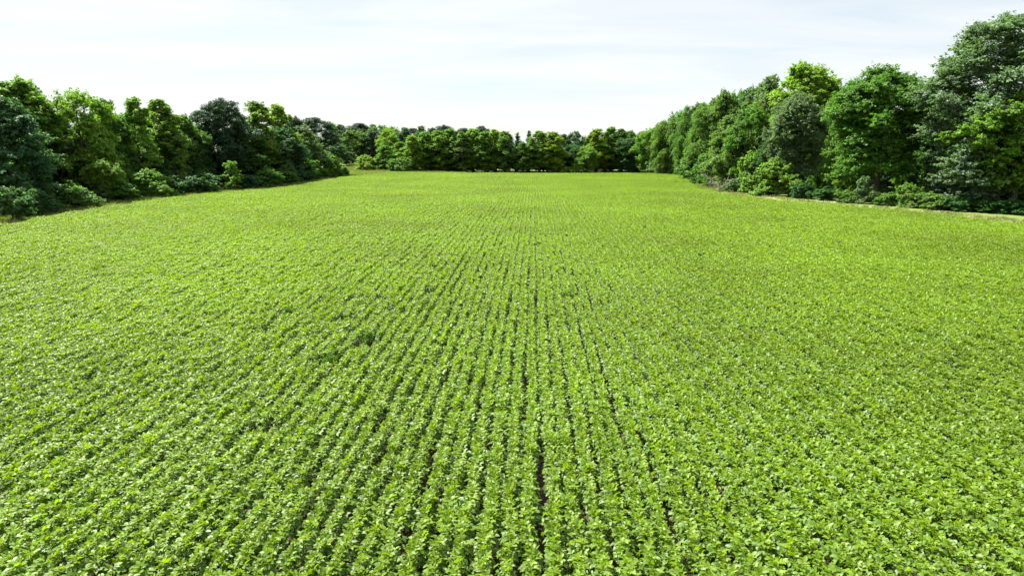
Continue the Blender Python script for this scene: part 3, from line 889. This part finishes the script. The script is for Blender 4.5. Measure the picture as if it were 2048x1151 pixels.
ROW = 0.45
SEG = 1.0
STEP = SEG / 7                      # seven plants to the metre
proto = bpy.data.collections.new('soybean_row_pieces')      # source meshes for the canopy, not part of the scene itself
NV = 12
for i in range(NV):
    spots = [(SR.normal(0, 0.025), (k + 0.5) * STEP - SEG / 2 + SR.normal(0, 0.02), SR.uniform(0.88, 1.12)) for k in range(7)]
    v, f, t, yv = bake_plants(SR, spots)
    proto.objects.link(bpy.data.objects.new('row_piece_%02d' % i, np_mesh('row_piece_%02d' % i, v, f, M_SOY, {'tone': t, 'young': yv})))


def scatter(name, pts, rot, scl, idx, coll, label, kind='stuff'):
    me = bpy.data.meshes.new(name)
    me.vertices.add(len(pts)); me.vertices.foreach_set('co', np.asarray(pts, np.float32).ravel())
    for nm, val in (('rot', rot), ('scl', scl)):
        a = me.attributes.new(nm, 'FLOAT_VECTOR', 'POINT'); a.data.foreach_set('vector', np.asarray(val, np.float32).ravel())
    a = me.attributes.new('idx', 'INT', 'POINT'); a.data.foreach_set('value', np.asarray(idx, np.int32))
    me.update()
    o = link(name, me)
    ng = bpy.data.node_groups.new(name + '_scatter', 'GeometryNodeTree')
    ng.interface.new_socket('Geometry', in_out='INPUT', socket_type='NodeSocketGeometry')
    ng.interface.new_socket('Geometry', in_out='OUTPUT', socket_type='NodeSocketGeometry')
    N, L = ng.nodes, ng.links
    gi, go = N.new('NodeGroupInput'), N.new('NodeGroupOutput')
    ip = N.new('GeometryNodeInstanceOnPoints')
    ci = N.new('GeometryNodeCollectionInfo'); ci.inputs['Collection'].default_value = coll
    ci.inputs['Separate Children'].default_value = True; ci.inputs['Reset Children'].default_value = True

    def attr(nm, dt):
        n_ = N.new('GeometryNodeInputNamedAttribute'); n_.data_type = dt; n_.inputs['Name'].default_value = nm
        return n_.outputs['Attribute']
    er = N.new('FunctionNodeEulerToRotation')
    L.new(attr('rot', 'FLOAT_VECTOR'), er.inputs[0])
    ip.inputs['Pick Instance'].default_value = True
    L.new(gi.outputs[0], ip.inputs['Points']); L.new(ci.outputs[0], ip.inputs['Instance'])
    L.new(attr('idx', 'INT'), ip.inputs['Instance Index'])
    L.new(er.outputs[0], ip.inputs['Rotation']); L.new(attr('scl', 'FLOAT_VECTOR'), ip.inputs['Scale'])
    L.new(ip.outputs[0], go.inputs[0])
    md = o.modifiers.new('scatter', 'NODES'); md.node_group = ng
    tag(o, label, kind=kind)
    return o


NEAR0, NEAR1 = 11.0, 12.0           # the strip along the bottom of the picture whose plants are single objects


def build_field():
    r = np.random.default_rng(77)
    xs = np.arange(-140, 141) * ROW
    ys = np.arange(4.5, 197, SEG)
    X, Y = np.meshgrid(xs, ys); X, Y = X.ravel(), Y.ravel()
    Y = Y + 0.0
    near = (Y > NEAR0) & (Y < NEAR1)
    keep = in_field(X, Y) & (np.abs(X) < 0.80 * Y + 9) & ~(near & (np.abs(X + 0.4) < 9.75))
    bx, by = place(1355, dist_of(367.5))
    keep &= ((X - bx) / 2.0) ** 2 + ((Y - by) / 2.0) ** 2 > 1
    X, Y = X[keep], Y[keep]
    n = len(X)
    row = np.round(X / ROW).astype(int)
    # stand density wanders along each row: thin stretches leave dark gaps between rows
    thin = 0.5 + 0.5 * np.sin(Y * 0.23 + row * 1.7) * np.sin(Y * 0.061 + row * 2.3 + 0.6)
    wheel = np.isin(row, [-22, -23, -11, -10, 0, 5, 6, 17, 18, 28])
    sx_ = 1.12 + 0.08 * sstep(20, 60, Y) + r.normal(0, 0.08, n) - 0.16 * thin * (r.random(n) < 0.6) - 0.1 * wheel
    sz_ = r.normal(1.0, 0.07, n) + 0.06 * np.sin(X * 0.21 + 0.4) * np.sin(Y * 0.13)
    miss = r.random(n) < np.where(Y > 20, 0.004, 0.002)
    gx = np.array([place(px, dist_of(py)) for px, py in ((735, 700), (655, 745), (570, 640), (520, 680), (690, 655), (865, 548), (1140, 606),
                                                       (785, 628), (715, 615), (860, 600), (520, 880), (1005, 500))])
    for g in gx:
        miss |= (np.abs(X - g[0]) < 0.35) & (np.abs(Y - g[1]) < 0.6)
    scl = np.stack([sx_, np.full(n, 1.03), sz_], 1)
    scl[miss] *= np.array([0.55, 0.9, 0.5])
    flip = r.integers(0, 2, n) * math.pi
    rot = np.stack([np.zeros(n), np.zeros(n), flip + r.normal(0, 0.04, n)], 1)
    pts = np.stack([X + r.normal(0, 0.026, n) + 0.03 * np.sin(Y * 0.35 + row * 2.1), Y + r.uniform(-0.04, 0.04, n), hgt(X, Y)], 1)
    scatter('soybean_crop', pts, rot, scl, r.integers(0, NV, n), proto, 'bright green soybean crop in long straight rows covering the field')
    print('row pieces', n)


build_field()


# the nearest plants, one object each with stem and leaves
def build_near_plants():
    r = np.random.default_rng(55)
    leaf_me = []
    for i, (v, f, yg) in enumerate(LEAF_LIB):
        for k in range(3):
            leaf_me.append(np_mesh('soybean_leaf', v, f, M_SOY, {'tone': np.full(len(v), (0.28, 0.5, 0.75)[k]), 'young': np.full(len(v), yg)}))
    tb = Tubes(); tb.add([(0, 0, -0.02), (0.004, 0, 0.12), (-0.003, 0.003, 0.25), (0, 0, 0.38)], [0.006, 0.005, 0.004, 0.002], 5)
    stem_me = tb.mesh('soybean_stem', M_STEM)
    n = 0
    for row in range(-23, 23):
        for k in range(7):
            x = row * ROW; y = NEAR0 + (k + 0.5) * STEP + r.normal(0, 0.02)
            if abs(x + 0.4) > 9.75:
                continue
            x += r.normal(0, 0.025)
            s = r.uniform(0.88, 1.12)
            lay, h = plant_layout(r)
            root = bpy.data.objects.new('soybean_plant', None)
            root.empty_display_size = 0.1
            C.objects.link(root)
            root.location = (x, y, float(hgt(x, y))); root.scale = (s, s, s)
            tag(root, 'leafy soybean plant in the nearest strip along the bottom of the picture', 'soybean', 'nearest soybean plants')
            st = bpy.data.objects.new('stem', stem_me); C.objects.link(st); st.parent = root; st.scale = (1, 1, h / 0.38)
            for idx, z, az, sc_, tilt in lay:
                lf = bpy.data.objects.new('leaf', leaf_me[idx * 3 + int(r.integers(0, 3))])
                C.objects.link(lf); lf.parent = root
                lf.location = (0, 0, z); lf.rotation_euler = (0, tilt, az); lf.scale = (sc_, sc_, sc_)
            n += 1


build_near_plants()


# ------------------------------------------------------------------ dark tufts added to stand for shaded gaps in the crop
def gap_shade_tuft(px, py, h, label, seed):
    r = np.random.default_rng(seed)
    h *= 0.62
    x, y = place(px, dist_of(py))
    root = link('gap_shade_tuft', None); root.location = (x, y, float(hgt(x, y)))
    tag(root, label, 'gap_shade_tuft', 'tufts standing for dark gaps in the crop')
    tb = Tubes(); tb.add([(0, 0, -0.05), (0.02, 0.01, h * 0.5), (0.03, -0.02, h)], [0.014, 0.01, 0.004], 5)
    P = []; 
    for k in range(14):
        z = h * r.uniform(0.25, 0.95); a = r.uniform(0, 6.28); L = 0.3 * (1.15 - z / h)
        e = np.array([math.cos(a) * L, math.sin(a) * L, z + L * 0.6])
        tb.add([(0.02, 0, z), tuple(e)], [0.006, 0.003], 4)
        P.append(e + r.normal(0, 0.06, (16, 3)))
    P.append(np.array([0.03, -0.02, h]) + r.normal(0, 0.06, (30, 3)))
    P = np.concatenate(P)
    v, f = leaf_cloud(r, P, np.array([0, 0, 0.6]) + r.normal(0, 0.5, P.shape), r.uniform(0.07, 0.13, len(P)), 0.5)
    link('stem', tb.mesh('gap_shade_stem', M_STEM), root)
    link('foliage', np_mesh('gap_shade_foliage', v, f, M_GAP_SHADE, {'tone': np.repeat(r.random(len(P)), 4)}), root)


gap_shade_tuft(738, 692, 0.95, 'dark tuft added for shade beside the black gap left of the field centre', 1)
gap_shade_tuft(672, 728, 0.8, 'dark tuft added for gap shade nearer the camera, below the black gap', 2)
gap_shade_tuft(660, 738, 0.7, 'small dark tuft added for gap shade, left of the nearer dark tuft', 3)
gap_shade_tuft(1128, 606, 0.7, 'dark tuft added for gap shade just right of the field centre', 4)
gap_shade_tuft(577, 636, 0.7, 'dark tuft added for gap shade along the thin row at left', 5)
gap_shade_tuft(863, 545, 0.75, 'dark tuft added for gap shade far up the field, left of the centre', 6)


# ------------------------------------------------------------------ grass along the margins and the lane
def build_grass():
    r = np.random.default_rng(31)
    coll = bpy.data.collections.new('grass_tufts')
    dry = bpy.data.collections.new('dry_grass_tufts')
    for i in range(10):
        n = 34
        base = r.normal(0, 0.16, (n, 2)); h = r.uniform(0.14, 0.36, n) * (1 if i < 5 else 0.6); a = r.uniform(0, 6.28, n)
        lean = np.stack([np.cos(a), np.sin(a)], 1) * (h * r.uniform(0.2, 0.8, n))[:, None]
        w = np.stack([-np.sin(a), np.cos(a)], 1) * 0.012
        z0 = np.zeros(n)
        p0 = np.column_stack([base - w, z0]); p1 = np.column_stack([base + w, z0])
        p2 = np.column_stack([base + lean * 0.5 + w * 0.8, h * 0.7]); p3 = np.column_stack([base + lean, h])
        v = np.stack([p0, p1, p2, p3], 1).reshape(-1, 3)
        (coll if i < 5 else dry).objects.link(bpy.data.objects.new('tuft_%d' % i, np_mesh('tuft_%d' % i, v, np.arange(n * 4).reshape(-1, 4), M_GRASS if i < 5 else M_DRY, {'tone': np.repeat(r.random(n), 4)})))
    pts = []
    m = 110000
    X = r.uniform(-75, 75, m); Y = r.uniform(60, 262, m)
    xl, xr = np.interp(Y, LY, LX), np.interp(Y, RY, RX)
    left = (X < xl - 0.3) & (X > xl - 7) & (Y < 200)
    right = (X > xr + 0.3) & (X < xr + 7) & (Y < 200)
    lane = (X < -20) & (X > -62) & (Y > 172) & ~in_field(X, Y, 0.3)
    back = (Y > FIELD_BACK + 0.3) & (Y < FIELD_BACK + 5) & (X > -40) & (X < 50)
    k = left | right | lane | back
    # worn places stay open
    off = X - xr
    k &= ~((off > 0.6) & (off < 6) & (Y > 82) & (Y < 114) & (r.random(m) < 0.75))
    X, Y = X[k], Y[k]
    n = len(X)
    sc_ = r.uniform(0.7, 1.5, n)
    rot = np.stack([0 * X, 0 * X, r.uniform(0, 6.28, n)], 1); scl = np.stack([sc_, sc_, sc_ * r.uniform(0.6, 1.1, n)], 1)
    pts = np.stack([X, Y, hgt(X, Y)], 1); idx = r.integers(0, 5, n)
    xl, xr = np.interp(Y, LY, LX), np.interp(Y, RY, RX)
    d_ = ((X > xr) & (X < xr + 6) & (Y < 125) | (X < xl) & (X > xl - 3) & (Y < 110)) & (r.random(n) < 0.85)
    for nm, mk, cl, lb in (('margin_grass', ~d_, coll, 'rough green grass along the lane and under the trees'),
                           ('dry_grass', d_, dry, 'short pale dry grass on the field margins beside the crop')):
        scatter(nm, pts[mk], rot[mk], scl[mk], idx[mk], cl, lb)
    print('tufts', n)


build_grass()
